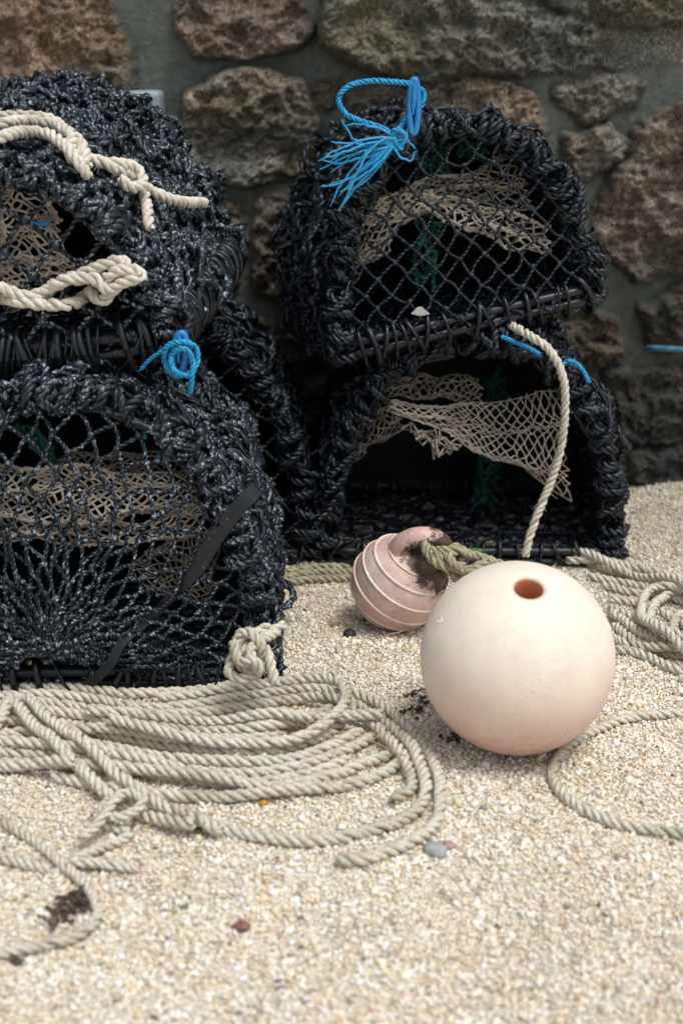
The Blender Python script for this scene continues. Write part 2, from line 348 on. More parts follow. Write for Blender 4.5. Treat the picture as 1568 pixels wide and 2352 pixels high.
# ---------------- pots
class Pot: pass
def arch(w,h,n,s):
    a=math.pi*(1-s); c=np.cos(a); q=np.sin(a)
    return np.sign(c)*abs(c)**(2/n)*w/2, abs(q)**(2/n)*h
def make_pot(origin,yaw,roll,pitch,w,h,L,n,mat,side=(36,13),front=True,cell=.042,fr=.0036,coilR=.0095,liner=True,seed=0,taper=1.0,band=.7,barR=.0125,cr=.05,rc0=.017):
    p=Pot(); p.w,p.h,p.L,p.n=w,h,L,n
    p.e=empty('lobster_pot'); 
    M=Matrix.Translation(Vector(origin))@Matrix.Rotation(math.radians(yaw),4,'Z')@Matrix.Rotation(math.radians(pitch),4,'X')@Matrix.Rotation(math.radians(-roll),4,'Y')
    p.e.matrix_world=M; Mi=np.array(M.inverted()); p.M=np.array(M)
    def Lc(u,v,yl):
        o=Mi[:3,:3]@CAM+Mi[:3,3]; d=Mi[:3,:3]@ray(u,v); return o+d*((yl-o[1])/d[1])
    p.L_=Lc
    kx=lambda y: taper+(1-taper)*np.clip(y/L,0,1)
    kz=lambda y: 1-(1-taper)*.5*(1-np.clip(y/L,0,1))
    s=np.linspace(0,1,400)
    def hoop(y,rc,R,pitch_,amp=.25,sgn=1):
        ax,az=arch(w*kx(y),h*kz(y),n,s)
        Q=resample(np.stack([ax,np.full_like(ax,y),az],1),.003)
        T=unit(np.gradient(Q,axis=0)); Bv=np.array([0,1.,0]); Nn=np.cross(T,Bv)
        l=np.arange(len(Q))*.003; tot=l[-1]; turns=tot/pitch_
        m_=int(turns*2*math.pi*rc/.0055); ll=np.linspace(0,tot,m_)
        ll2=np.clip(ll+pitch_*n1(ll,.03,.55),0,tot)
        c=np.stack([np.interp(ll2,l,Q[:,k]) for k in range(3)],1); nn=unit(np.stack([np.interp(ll2,l,Nn[:,k]) for k in range(3)],1))
        a=sgn*2*math.pi*ll/pitch_+n1(ll,.05,.7); rr=rc*(1+amp*n1(ll,.016))
        o=np.cos(a)[:,None]*nn+np.sin(a)[:,None]*Bv
        rope(mbw,c+o*rr[:,None],R,R*4.4,N=o,S=6,rough=.15)
    mbw=MB()
    for k,y in enumerate((0,L*.5,L)):
        hoop(y,rc0,coilR,.030,.30); hoop(y,rc0*1.35,coilR*.95,.065,.42,-1); hoop(y+.01,rc0*1.25,coilR*.85,.12,.6,1)
    for sv in (.2,.38,.62,.8):
        m_=int(L/.03*2*math.pi*.014/.0055); t=np.linspace(0,1,m_); x,z=arch(w*kx(t*L),h*kz(t*L),n,sv)
        a=t*L/.03*2*math.pi+n1(t*L,.04,.8); c=np.stack([x+0*t,t*L,z+0*t],1); o=np.stack([np.cos(a),0*a,np.sin(a)],1)
        rope(mbw,c+o*.013,coilR*.85,coilR*5,N=o,S=5)
    mbw.obj('wrapped_hoops',mat,p.e)
    mbs=MB()
    def f1(off,sk=0):
        def f(s,t):
            x,z=arch(w*kx(t*L)+2*off,h*kz(t*L)+off,n,np.clip(.015+.97*s+sk*(t-.5)*.06,0.005,.995)); 
            k=off*.5*fbm(s*9,t*5,2,seed+41); return np.stack([x+np.sign(x)*k,t*L+.0*x,z+k*1.5],-1)
        return f
    net_patch(mbs,f1(.006),side[0],side[1],.0050,.008,True,.005,1.7)
    net_patch(mbs,f1(.016,1),int(side[0]*.75),int(side[1]*.8),.0052,.011,True,.009,1.7,drop=.10)
    mbs.obj('side_netting',mat,p.e)
    mbb=MB(); r_=cr; hb=w/2+.004; hf=w*kx(0)/2+.004
    path=[]
    for cx,cy,a0 in ((hf-r_,r_-.01,-90),(hb-r_,L-r_+.01,0),(-hb+r_,L-r_+.01,90),(-hf+r_,r_-.01,180)):
        for q in np.linspace(0,90,9): path.append((cx+r_*math.cos(math.radians(a0+q)),cy+r_*math.sin(math.radians(a0+q)),.0))
    path.append(path[0]); path=resample(np.array(path),.01)
    for dz in (.004,.004+barR*1.7): tubes(mbb,path+np.array([0,0,dz]),(0,0,1.),barR,4,cap=False)
    for x in np.linspace(-hf+.05,hf-.05,10): tubes(mbb,np.array([[x,0,0.0],[x,L/2,0.0],[x,L,0.0]]),(0,0,1.),.007,6)
    for y in (L*.33,L*.66): tubes(mbb,np.array([[-hf,y,.012],[0,y,.012],[hf,y,.012]]),(0,0,1.),.007,6)
    T=unit(np.gradient(path,axis=0)); step=2 if band<1 else 1
    for k in range(2,len(path)-2,step):
        if rng.random()<band:
            c=path[k]+np.array([0,0,barR*1.1]); o2=np.cross(T[k],[0,0,1.]); aa=np.linspace(0,2*math.pi,16)
            sl=rng.normal()*.5
            ring=c+np.outer(np.cos(aa)*barR*1.5*rng.uniform(1,1.25),o2)+np.outer(np.sin(aa)*barR*2.5*rng.uniform(1,1.15),[0,0,1.])+np.outer(np.sin(aa)*sl*.02,T[k])
            tubes(mbb,ring,T[k],rng.uniform(.002,.007),5,flat=1.0,cap=False)
    mbb.obj('base_frame',M_bar,p.e)
    mbk=MB()
    for k in range(0,len(path)-6,5):
        if rng.random()<.55:
            P=path[k:k+7]+rng.normal(size=(7,3))*.010+np.array([0,0,.018]); rope(mbk,catmull(P,.004),.0055,S=5)
    mbk.obj('lashings',mat,p.e)
    mbf=MB()
    net_patch(mbf,lambda s,t:np.stack([(-.5+s)*w*.97*kx(t*L),t*L,.016+0*s],-1),22,16,.0042,.004,False,.003,1.6)
    mbf.obj('floor_netting',mat,p.e)
    if liner:  # solid lumpy sheet added behind the ropes to darken the interior
        mbl=MB(); ns_,nt_=90,30; S_,T_=np.meshgrid(np.linspace(0,1,ns_),np.linspace(0,1,nt_),indexing='ij')
        yy=.02+T_*(L-.02); x,z=arch((w-.03)*kx(yy),(h-.018)*kz(yy),n,S_); k_=.008*fbm(S_*40,T_*18,3,seed+3)
        V=np.stack([x*(1+k_*3),yy,z*(1+k_*3)],-1); idx=np.arange(ns_*nt_).reshape(ns_,nt_)
        mbl.add(V,np.stack([idx[:-1,:-1],idx[1:,:-1],idx[1:,1:],idx[:-1,1:]],-1))
        sc=np.linspace(0,1,8); x,z=arch(w-.03,h-.018,n,np.linspace(0,1,60))
        V=np.stack([x[:,None]*sc,np.full((60,8),L-.004)+.01*rng.normal(size=(60,8)),z[:,None]*sc],-1); idx=np.arange(480).reshape(60,8)
        mbl.add(V,np.stack([idx[:-1,:-1],idx[1:,:-1],idx[1:,1:],idx[:-1,1:]],-1))
        mbl.obj('added_dark_liner',M_liner,p.e)
    if front:
        mbn=MB(); w_=w*kx(0); h_=h*kz(0); F=lambda x,z:abs(x/(w_/2))**n+abs(np.maximum(z,0)/h_)**n+np.where(z<0,9,0)
        c=cell; ii=np.arange(-30,31); I,J=np.meshgrid(ii,ii,indexing='ij'); I=I.ravel();J=J.ravel()
        def pos(I,J):
            x=I*c; z=h*.5+J*c; a=math.radians(40)
            xx=x*math.cos(a)-z*math.sin(a)+.3; zz=x*math.sin(a)+z*math.cos(a)*1.0
            xx=xx+.014*vn(I*3.7,J*5.1,seed+1)+.02*np.sin(zz*7+seed)+.016*vn(xx*9,zz*9,seed); zz=zz+.014*vn(I*4.3,J*2.9,seed+2)+.02*np.sin(xx*8)
            return xx,zz
        x0,z0=pos(I,J); in0=F(x0,z0)<1
        bul=lambda x,z: -.018*np.clip(1-F(x,z),0,1)-.004
        P3=lambda x,z:np.stack([x,bul(x,z),z],-1)
        for di,dj in ((1,0),(0,1)):
            x1,z1=pos(I+di,J+dj); in1=F(x1,z1)<1; mm=in0|in1
            a0=np.stack([x0,z0],1)[mm]; a1=np.stack([x1,z1],1)[mm]; i0=in0[mm]; i1=in1[mm]
            def clipb(a,b):
                lo=np.zeros(len(a));hi=np.ones(len(a))
                for _ in range(14):
                    md=(lo+hi)/2; q=a+(b-a)*md[:,None]; ok=F(q[:,0],q[:,1])<1; lo=np.where(ok,md,lo);hi=np.where(ok,hi,md)
                return a+(b-a)*lo[:,None]
            b1=np.where(i1[:,None],a1,clipb(a0,a1)); b0=np.where(i0[:,None],a0,clipb(a1,a0))
            edge_tubes(mbn,P3(b0[:,0],b0[:,1]),P3(b1[:,0],b1[:,1]),np.tile([0,-1.,0],(len(b0),1)),fr,7,True,.0028,turns=2.2)
        blobs(mbn,P3(x0[in0],z0[in0]),fr*2.3)
        mbn.obj('front_netting',M_net if mat is M_black else mat,p.e)
    return p
def ruled(p,A,B,yA,yB,ns,nt,r,mat,name,wav=.006,jit=.0015,knot=1.4,bow=.0012,edge=True,bun=0):
    def curve(pts,ys):
        ys=np.interp(np.linspace(0,1,len(pts)),np.linspace(0,1,len(ys)),ys)
        return catmull(np.array([p.L_(u,v,y) for (u,v),y in zip(pts,ys)]),.005)
    a,b=curve(A,yA),curve(B,yB)
    def at(c,s):
        k=s*(len(c)-1); i=np.clip(np.floor(k).astype(int),0,len(c)-2); f=(k-i)[...,None]; return c[i]*(1-f)+c[i+1]*f
    ph=rng.random()*6; sd_=int(rng.integers(90))
    def f(s,t):
        t2=t+.10*np.sin(t*6.28*2+s*5+ph)/1.6
        q=at(a,s)*(1-t2[...,None])+at(b,s)*t2[...,None]
        q=q.copy(); q[...,1]+=wav*np.sin(s*9+t*5+ph)+wav*1.2*np.sin(t*11-s*4)
        q[...,2]+=wav*.5*np.sin(s*14+ph+t*3)+wav*1.5*fbm(s*7,t*3,2,sd_); q[...,0]+=wav*2*fbm(s*5,t*4,2,sd_+7); return q
    mb=MB(); net_patch(mb,f,ns,nt,r,jit,False,bow,knot,S=4,K=4)
    if edge:
        sv=np.linspace(0,1,80)
        for tv in (0.,1.): rope(mb,resample(f(sv,sv*0+tv),.004),r*1.3,N=None,S=4,ns=2)
    mb.obj(name,mat,p.e)
LF=make_pot((-.425,2.10,.0),2,0,0,.60,.485,.44,2.15,M_frost,front=False,seed=1)
LB=make_pot((-.335,2.64,.0),4,0,0,.54,.485,.42,2.1,M_black,seed=2,cell=.05,fr=.003)
TL=make_pot((-.488,2.19,.512),1,5,7,.575,.335,.52,1.75,M_frost,front=True,cell=.052,fr=.0034,seed=3,coilR=.0098,taper=.80,band=1.0,barR=.014,cr=.10,side=(36,16))
RL=make_pot((.256,2.66,.0),0,0,0,.565,.445,.42,2.4,M_black,front=False,seed=4)
RU=make_pot((.247,2.66,.472),14,10,-2,.505,.375,.43,2.1,M_black,seed=5,cell=.037,fr=.0022)
def polar_net(p,gu,gv):
    g=p.L_(gu,gv,-.03); mb=MB()
    w,h,n=p.w,p.h,p.n
    na,nr=58,12
    def f(s,t):
        a=math.pi*(1.16-1.32*s)+.07*fbm(s*20,t*3,2,7); dx,dz=np.cos(a),np.sin(a)
        R=np.full(a.shape,.9); lo=np.zeros(a.shape); hi=R.copy()
        for _ in range(18):
            md=(lo+hi)/2; x=g[0]+dx*md; z=g[2]+dz*md
            ok=(abs(x/(w/2))**n+abs(np.maximum(z,0)/h)**n<1)&(z>0.005); lo=np.where(ok,md,lo);hi=np.where(ok,hi,md)
        rr=lo*(.03+.97*t**.95)*(1+.06*fbm(s*15,t*5,2,3)*(1-t)); x=g[0]+dx*rr;z=g[2]+dz*rr
        y=-.006-.035*(1-t)**1.0*(1-.3*t)-.012*np.sin(t*3.14)
        return np.stack([x,y,z],-1)
    net_patch(mb,f,na,nr,.0026,.0030,True,.003,2.1,nrm=np.array([0,-1.,0]),K=8,turns=2.2)
    P=np.array([g+rng.normal(size=3)*[.012,.006,.012] for _ in range(24)]); blobs(mb,P,.009)
    mb.obj('front_netting',M_frost,p.e)
polar_net(LF,125,1480)
mb=MB()
P=catmull([LF.L_(u,v,y) for u,v,y in ((590,1122,-.024),(548,1165,-.034),(495,1235,-.030),(440,1320,-.022),(350,1415,-.018),(285,1470,-.040),(250,1530,-.050),(195,1578,-.03))],.008)
wd=np.interp(np.linspace(0,1,len(P)),[0,.35,.5,1],[.012,.014,.008,.008])
ribbon(mb,P,(-.25,-1.,.1),wd,.0022); mb.obj('rubber_strap',M_bar,LF.e,smooth=False)
ruled(LF,[(-60,1060),(120,1075),(300,1095),(490,1085)],[(-60,1180),(120,1195),(300,1200),(500,1180)],[.05,.03,.06],[.02,.012,.04],44,18,.0021,M_beige,'entrance_net',wav=.009)
ruled(LF,[(-60,1160),(150,1190),(330,1200),(500,1150)],[(-60,1225),(150,1250),(330,1250),(480,1230)],[.03,.02,.05],[.03,.02,.06],40,10,.0021,M_beige,'entrance_net',wav=.009)
ruled(LF,[(130,1050),(260,1035),(400,1040)],[(160,1090),(280,1090),(420,1090)],[.10,.12,.12],[.08,.08,.08],24,8,.0018,M_dim,'entrance_net')
ruled(LF,[(420,1200),(330,1280),(300,1330)],[(480,1240),(480,1330),(500,1420)],[.06,.06,.06],[.06,.07,.08],20,14,.0018,M_dim,'entrance_net')
ruled(LF,[(20,985),(60,1000),(110,1060)],[(90,980),(110,1030),(145,1105)],[.04,.04,.04],[.04,.04,.04],16,12,.0024,M_green,'green_net')
ruled(LB,[(470,930),(530,935),(585,960)],[(500,1010),(550,1000),(590,1010)],[.0,.0,.0],[.01,.0,.0],16,10,.002,M_beige,'entrance_net')
ruled(LB,[(440,870),(470,890)],[(440,960),(490,960)],[.02,.02],[.02,.02],8,10,.0024,M_green,'green_net')
ruled(TL,[(-40,400),(50,385),(110,420)],[(-40,610),(80,600),(180,610)],[.07,.05,.04],[.05,.03,.03],18,30,.0021,M_beige,'entrance_net',wav=.009)
ruled(TL,[(-40,600),(100,590),(240,605)],[(-40,655),(100,650),(230,640)],[.03,.02,.03],[.03,.02,.02],24,8,.0021,M_beige,'entrance_net')
ruled(RU,[(1190,345),(1080,385),(950,425),(830,470),(765,540)],[(1215,470),(1100,470),(980,490),(880,560),(790,640)],[.10,.07,.05,.04,.035],[.08,.06,.05,.04,.035],32,20,.0021,M_dim,'entrance_net',wav=.009)
ruled(RU,[(960,440),(1080,470),(1180,490),(1260,520)],[(960,480),(1080,530),(1170,560),(1250,585)],[.03,.03,.035,.035],[.03,.025,.03,.03],24,11,.0022,M_beige,'entrance_net',wav=.008)
ruled(RU,[(790,475),(880,455),(990,440)],[(770,520),(880,510),(990,485)],[.03,.035,.03],[.03,.035,.03],18,9,.0021,M_beige,'entrance_net')
ruled(RU,[(800,610),(860,575),(900,555)],[(760,660),(800,620),(870,590)],[.03,.03,.03],[.03,.03,.03],14,6,.0020,M_dim,'entrance_net')
ruled(RU,[(960,320),(1020,330)],[(950,420),(1030,420)],[.07,.07],[.06,.06],12,14,.0028,M_green,'green_net',wav=.01)
ruled(RU,[(960,460),(1010,480)],[(955,650),(1000,660)],[.06,.06],[.06,.06],8,24,.0026,M_green,'green_net',wav=.012)
ruled(RU,[(1060,320),(1120,340)],[(1050,350),(1110,370)],[.1,.1],[.1,.1],8,5,.003,M_green,'green_net')
ruled(RL,[(895,925),(1000,925),(1140,935),(1290,900)],[(905,940),(1010,985),(1160,1075),(1315,1150)],[.02,.06,.10,.05],[.02,.03,.06,.03],40,18,.0015,M_beige,'entrance_net',wav=.006)
ruled(RL,[(880,870),(980,862),(1100,868)],[(890,905),(990,915),(1100,925)],[.12,.14,.14],[.08,.10,.10],24,8,.0016,M_dim,'entrance_net')
ruled(RL,[(895,930),(850,940),(815,960)],[(930,985),(870,1020),(805,1065)],[.03,.08,.1],[.05,.08,.12],14,14,.0014,M_dim,'entrance_net')
ruled(RL,[(940,975),(1000,990),(1050,1015)],[(960,1000),(1005,1045),(1040,1030)],[.03,.03,.03],[.03,.03,.03],14,7,.0018,M_dim,'entrance_net',jit=.006,edge=False)
ruled(RL,[(1115,865),(1160,870)],[(1090,1160),(1140,1150)],[.28,.28],[.22,.22],10,36,.0024,M_green,'green_net',wav=.014)
bpy.context.view_layer.update(); dg=bpy.context.evaluated_depsgraph_get()
def hitd(u,v,rad=10,lim=4):
    ds=[]
    for du,dv in ((0,0),(rad,0),(-rad,0),(0,rad),(0,-rad),(rad*.7,rad*.7),(-rad*.7,-rad*.7),(rad*.7,-rad*.7),(-rad*.7,rad*.7)):
        d=unit(ray(u+du,v+dv)); ok,loc,*_=scene.ray_cast(dg,Vector(CAM),Vector(d)); 
        if ok: ds.append((loc-Vector(CAM)).length)
    return min(ds) if ds else lim
def drape(pts,R,lift=None,rad=10,off=None):
    """lay a rope on the outermost surface of what is already standing there"""
    P=np.array([(p[0],p[1],0) for p in pts],float); Q=catmull(P,12.0); lf=np.interp(np.linspace(0,1,len(Q)),np.linspace(0,1,len(lift)),lift) if lift is not None else np.zeros(len(Q))
    D=np.array([hitd(q[0],q[1],rad) for q in Q]); n=len(D); D=np.minimum(D,np.median(D)+.45); w=3; Dp=np.pad(D,w,mode='edge')
    D=np.array([Dp[i:i+2*w+1].min()*.6+.4*np.median(Dp[i:i+2*w+1]) for i in range(n)]); k=np.hanning(9)[1:-1]; D=np.convolve(np.pad(D,3,mode='edge'),k/k.sum(),'valid')
    return np.array([CAM+unit(ray(q[0],q[1]))*(d-R*.8-l) for q,d,l in zip(Q,D,lf)])
def tie(path,R,mat,parent,name,extra=None,S=6):
    mb=MB(); rope(mb,catmull(path,.0022),R,S=S)
    if extra: extra(mb)
    o=mb.obj(name,mat); o.parent=parent
    if parent: o.matrix_parent_inverse=parent.matrix_world.inverted()
    return o
yb=2.57
def fray(starts,ends,r,wob=.004):
    def f(mb):
        for s,e in zip(starts,ends):
            s=np.array(s);e=np.array(e); t=np.linspace(0,1,14)[:,None]
            P=s+(e-s)*t+np.cumsum(rng.normal(size=(14,3)),0)*wob*t*.6+np.array([0,0,-.012])*(t*(1-t))*4*rng.normal()
            tubes(mb,P,(0.1,-1.,.1),r*(1-.4*t[:,0]),5)
    return f
ends=[(735,375),(745,350),(760,330),(750,400),(770,455),(765,440),(790,430),(760,465),(775,290),(760,385),(800,420),(745,365),(750,435),(785,450),(955,355),(945,350),(740,385),(775,462),(768,270),(780,455)]
starts=[W(905+rng.normal()*5,325+rng.normal()*6,yb-.02) for _ in ends]
tie([W(u,v,y) for u,v,y in ((915,320,yb-.01),(880,295,yb),(835,280,yb),(795,262,yb),(777,228,yb),(800,198,yb),(850,186,yb),(905,188,yb-.01),(950,195,yb-.01),(972,215,yb),(965,245,yb),(940,262,yb),(920,290,yb),(905,320,yb-.02),(918,335,yb-.015),(930,310,yb-.02),(905,300,yb-.02),(900,335,yb-.01),(925,340,yb-.02))],.0052,M_blue,RU.e,'blue_tie',fray(starts,[W(u,v,yb-.02+rng.normal()*.01) for u,v in ends],.0028))
def link(u,v,y,hh,ww,parent,ang=0):
    c=W(u,v,y); a=np.linspace(0,2*math.pi,40); x=np.sign(np.cos(a))*abs(np.cos(a))**.8*ww; z=np.sin(a)*hh
    P=np.stack([c[0]+x*math.cos(ang)-z*math.sin(ang),c[1]+0*a,c[2]+z*math.cos(ang)+x*math.sin(ang)],1)
    mb=MB(); tubes(mb,P,(0,-1.,0),.0055,8,cap=False)
    P2=np.array([c+[-.002,-.004,-.3*hh],c+[0,-.004,.5*hh],c+[0.002,-.004,hh]]); tubes(mb,P2,(0,-1.,0),.006,8)
    o=mb.obj('plastic_clip',M_bluep); o.parent=parent; o.matrix_parent_inverse=parent.matrix_world.inverted()
link(950,245,2.56,.045,.0075,RU.e)
yl=hitd(415,820,25); yl=float((CAM+unit(ray(415,820))*(yl-.02))[1])
link(412,815,yl,.034,.009,LB.e,-.15)
tie([W(u,v,yl+dy) for u,v,dy in ((395,860,0),(378,830,0),(385,795,-.01),(420,785,-.015),(450,800,0),(452,835,0),(430,862,-.01),(400,850,-.02),(395,815,-.01),(420,800,-.02),(442,825,-.01),(440,870,-.01),(436,905,0))],.0048,M_blue,LB.e,'blue_tie')
def tie_d(pts,R,par): 
    P=drape(pts,R); tie(P,R,M_blue,par,'blue_tie')
tie_d([(322,850),(345,825),(380,800),(400,785)],.0035,LB.e)
tie_d([(1150,772),(1180,785),(1215,800),(1240,815)],.0045,RL.e)
tie_d([(1288,838),(1310,828),(1335,848),(1352,880)],.0045,RL.e)
for (u0,v0,u1,v1) in ((0,365,25,385),(60,505,115,512),(330,985,335,1005),(365,1045,390,1060)):
    p_=TL if v0<700 else LF; tie([p_.L_(u0,v0,.02),p_.L_((u0+u1)/2,(v0+v1)/2+6,.015),p_.L_(u1,v1,.02)],.004,M_blue,None,'blue_tie').parent=p_.e
c0=CAM+unit(ray(965,716))*(hitd(965,716,16)-.006); ex=np.array([.97,.2,.12]); ex=unit(ex); ez=unit(np.array([-.12,-.35,.93])); mb=MB(); pts=[c0+ex*a*.017+ez*b2*.009 for a,b2 in ((-1,-.2),(-.3,1.0),(.2,1.0),(1,-.9),(.2,-1.0),(-.2,-.9))]; nn=unit(np.cross(ex,ez)); 
mb.add(np.array(pts+[q-nn*.002 for q in pts]),[[0,1,2,5],[2,3,4,5],[6,11,8,7],[8,11,10,9],[0,6,7,1],[1,7,8,2],[2,8,9,3],[3,9,10,4],[4,10,11,5],[5,11,6,0]])
M_white=simple('white_tag',(.6,.62,.62),(.7,.7,.7)); o=mb.obj('tag',M_white,None,smooth=False); o.parent=RU.e; o.matrix_parent_inverse=RU.e.matrix_world.inverted()
# ---------------- ropes draped on pots
def droplist(name,lst,R,mat,ds=.004,hair=.3,**k):
    mb=MB()
    for P in lst:
        Q=catmull(P,ds); rope(mb,Q,R,**k); hairs(mb,Q,R,hair)
    return mb.obj(name,mat)
Rr=.0095
droplist('draped_rope',[drape(*a) for a in (
 ([(-60,300),(0,285),(60,278),(120,285),(165,310),(185,350),(240,375),(300,405),(350,440),(410,462),(472,466)],Rr),
 ([(-60,325),(0,315),(50,303),(110,308),(150,335),(180,370),(205,410)],Rr,[.01,.012,.012,.0]),
 ([(165,320),(185,345),(180,375),(160,350),(175,315),(195,350),(200,385)],Rr,[.012,.02,.012]),
 ([(230,375),(270,375),(310,385),(330,420),(300,430),(275,405)],Rr,[.0,.014,.014,.01]),
 ([(330,440),(338,475),(340,500),(343,528)],Rr),
 ([(-60,275),(0,268),(60,266),(110,272),(150,292)],Rr,[-.004]) )],Rr,M_cream,rough=.1)
Rr=.0098
droplist('braided_rope',[drape(*a) for a in (
 ([(-60,650),(0,660),(60,680),(110,665),(160,640),(210,620),(255,602),(290,605),(270,650),(235,690),(200,660)],Rr),
 ([(-60,690),(0,685),(60,695),(120,700),(175,695),(220,660),(265,625),(310,620),(325,635),(290,645),(250,665),(215,640),(180,640),(130,650),(90,690),(40,690)],Rr,[.0,.012,.016,.016,.012]))],Rr,M_cream,rough=.1)
droplist('rope_knot',[
 [W(655,1435,2.06),W(620,1450,2.04),W(580,1455,2.02),W(555,1490,2.0),W(590,1520,2.0),W(600,1480,1.98),W(560,1450,2.0),W(540,1500,1.99),W(570,1540,1.98),W(560,1470,2.0),W(620,1440,2.03)],
 [W(545,1490,2.0),W(525,1540,1.98),W(560,1560,1.97),W(600,1530,1.99),W(610,1490,2.0),W(625,1540,1.98),W(632,1575,1.97)],
 [W(640,1450,2.03),W(600,1470,2.0),W(575,1500,1.97),W(600,1545,1.965),W(580,1515,1.96),W(550,1520,1.97),W(535,1470,1.99)],
 ],.0088,M_rope,rough=.1)
droplist('hanging_rope',[[W(1170,745,2.66),W(1215,770,2.60),W(1262,805,2.58),W(1290,860,2.57),W(1297,920,2.57),W(1290,1010,2.57),W(1270,1090,2.57),W(1240,1165,2.56),W(1218,1225,2.55),W(1205,1280,2.53)]],.0083,M_rope)
# ---------------- ropes lying on the sand, settled over one another
GX0,GY0,GC=-1.3,.8,.004; HM=gh(*np.meshgrid(GX0+np.arange(660)*GC,GY0+np.arange(620)*GC,indexing='ij'))
def settle(P,R):
    n=len(P); z=np.zeros(n); k=int(R/GC)+1; off=[(i,j) for i in range(-k,k+1) for j in range(-k,k+1) if i*i+j*j<=(R/GC)**2+.5]
    oi=np.array([o[0] for o in off]);oj=np.array([o[1] for o in off]); od=np.hypot(oi,oj)*GC
    top=np.sqrt(np.maximum(R*R-od*od,0))
    ix=np.clip(((P[:,0]-GX0)/GC).round().astype(int),6,650); iy=np.clip(((P[:,1]-GY0)/GC).round().astype(int),6,610)
    lag=int(R*3/.005)+3
    for i in range(n):
        z[i]=(HM[ix[i]+oi,iy[i]+oj]+top).max()
        if i>=lag:
            j=i-lag; HM[ix[j]+oi,iy[j]+oj]=np.maximum(HM[ix[j]+oi,iy[j]+oj],z[j]+top*.85)
    for j in range(max(0,n-lag),n): HM[ix[j]+oi,iy[j]+oj]=np.maximum(HM[ix[j]+oi,iy[j]+oj],z[j]+top*.85)
    w=9; zp=np.pad(z,w,mode='edge'); mx=np.array([zp[i:i+2*w+1].max() for i in range(n)])
    mx=.5*mx+.5*z; zp=np.pad(mx,w,mode='edge'); z=np.convolve(zp,np.hanning(2*w+3)[1:-1]/np.hanning(2*w+3).sum(),'valid')
    P=P.copy(); P[:,2]=z-.001; return P
def ground_ropes(name,lst,R,mat,wob=.003,hair=.25,**k):
    mb=MB()
    for L_ in lst:
        P=catmull([G(u,v) for u,v in L_],.005); 
        P[:,0]+=wob*fbm(P[:,0]*14,P[:,1]*14,2,int(rng.integers(99))); P[:,1]+=wob*fbm(P[:,0]*14,P[:,1]*14,2,int(rng.integers(99)))
        P=settle(P,R); rope(mb,P,R,N=None,**k); hairs(mb,P,R,hair)
    return mb.obj(name,mat)
coil=[
 [(-80,1660),(100,1668),(300,1700),(480,1735),(620,1740),(720,1715),(780,1680),(775,1635),(740,1612)],
 [(-80,1700),(80,1690),(260,1700),(430,1725),(560,1715),(650,1690),(660,1665),(600,1655),(480,1668)],
 [(-80,1740),(60,1740),(220,1765),(400,1800),(560,1815),(700,1800),(800,1760)],
 [(-80,1720),(120,1745),(300,1770),(480,1790),(620,1790),(740,1760),(820,1725),(860,1700)],
 [(-60,1760),(150,1775),(330,1800),(500,1822),(640,1830),(760,1800),(840,1765),(900,1745)],
 [(120,1800),(300,1835),(480,1848),(650,1845),(790,1825),(880,1790),(930,1750)],
 [(-80,1640),(120,1640),(300,1665),(450,1690),(600,1700),(700,1680),(760,1650)],
 [(100,1700),(300,1735),(480,1760),(640,1765),(760,1735),(830,1700)],
 [(-80,1625),(100,1618),(280,1640),(440,1640),(560,1625),(680,1620),(780,1650),(870,1705),(930,1775),(945,1830),(900,1860)],
 [(-80,1600),(60,1603),(200,1610),(330,1628),(450,1618),(570,1600),(700,1605),(810,1640),(900,1700),(960,1780),(975,1850),(930,1900),(850,1930),(740,1950),(640,1945),(520,1925),(440,1895)],
 [(-80,1580),(0,1585),(150,1583),(290,1600),(420,1590),(540,1578),(680,1580),(800,1600),(900,1655),(975,1735),(1008,1815),(1005,1900),(960,1950),(890,1985),(830,2005),(770,2000)],
 [(200,1655),(350,1660),(500,1680),(640,1695),(760,1690),(880,1700)],
 [(350,1610),(520,1595),(660,1592),(760,1608),(795,1650),(770,1700),(680,1735),(560,1745),(420,1735),(250,1700)],
 [(-80,1690),(0,1660),(60,1630),(110,1680),(180,1745),(260,1812),(350,1868),(430,1905),(510,1945)],
 [(-80,1730),(0,1690),(30,1650),(80,1705),(150,1775),(230,1840),(320,1885),(410,1922),(450,1935)],
 [(-80,1780),(0,1780),(100,1790),(180,1810)],
]
ground_ropes('coiled_rope',coil,.0092,M_rope)
ground_ropes('loose_rope',[[(-80,1880),(0,1905),(80,1945),(150,2000),(205,2055),(228,2115),(180,2158),(90,2180),(-80,2215)],
 [(340,1895),(280,1885),(250,1915),(300,1930),(260,1950),(210,1975),(170,2000),(230,2000),(320,2005)],
 [(300,1880),(240,1900),(270,1925),(330,1905),(290,1890),(230,1935),(180,1960)],
 [(0,1985),(60,1995),(120,2010)]],.0075,M_rope)
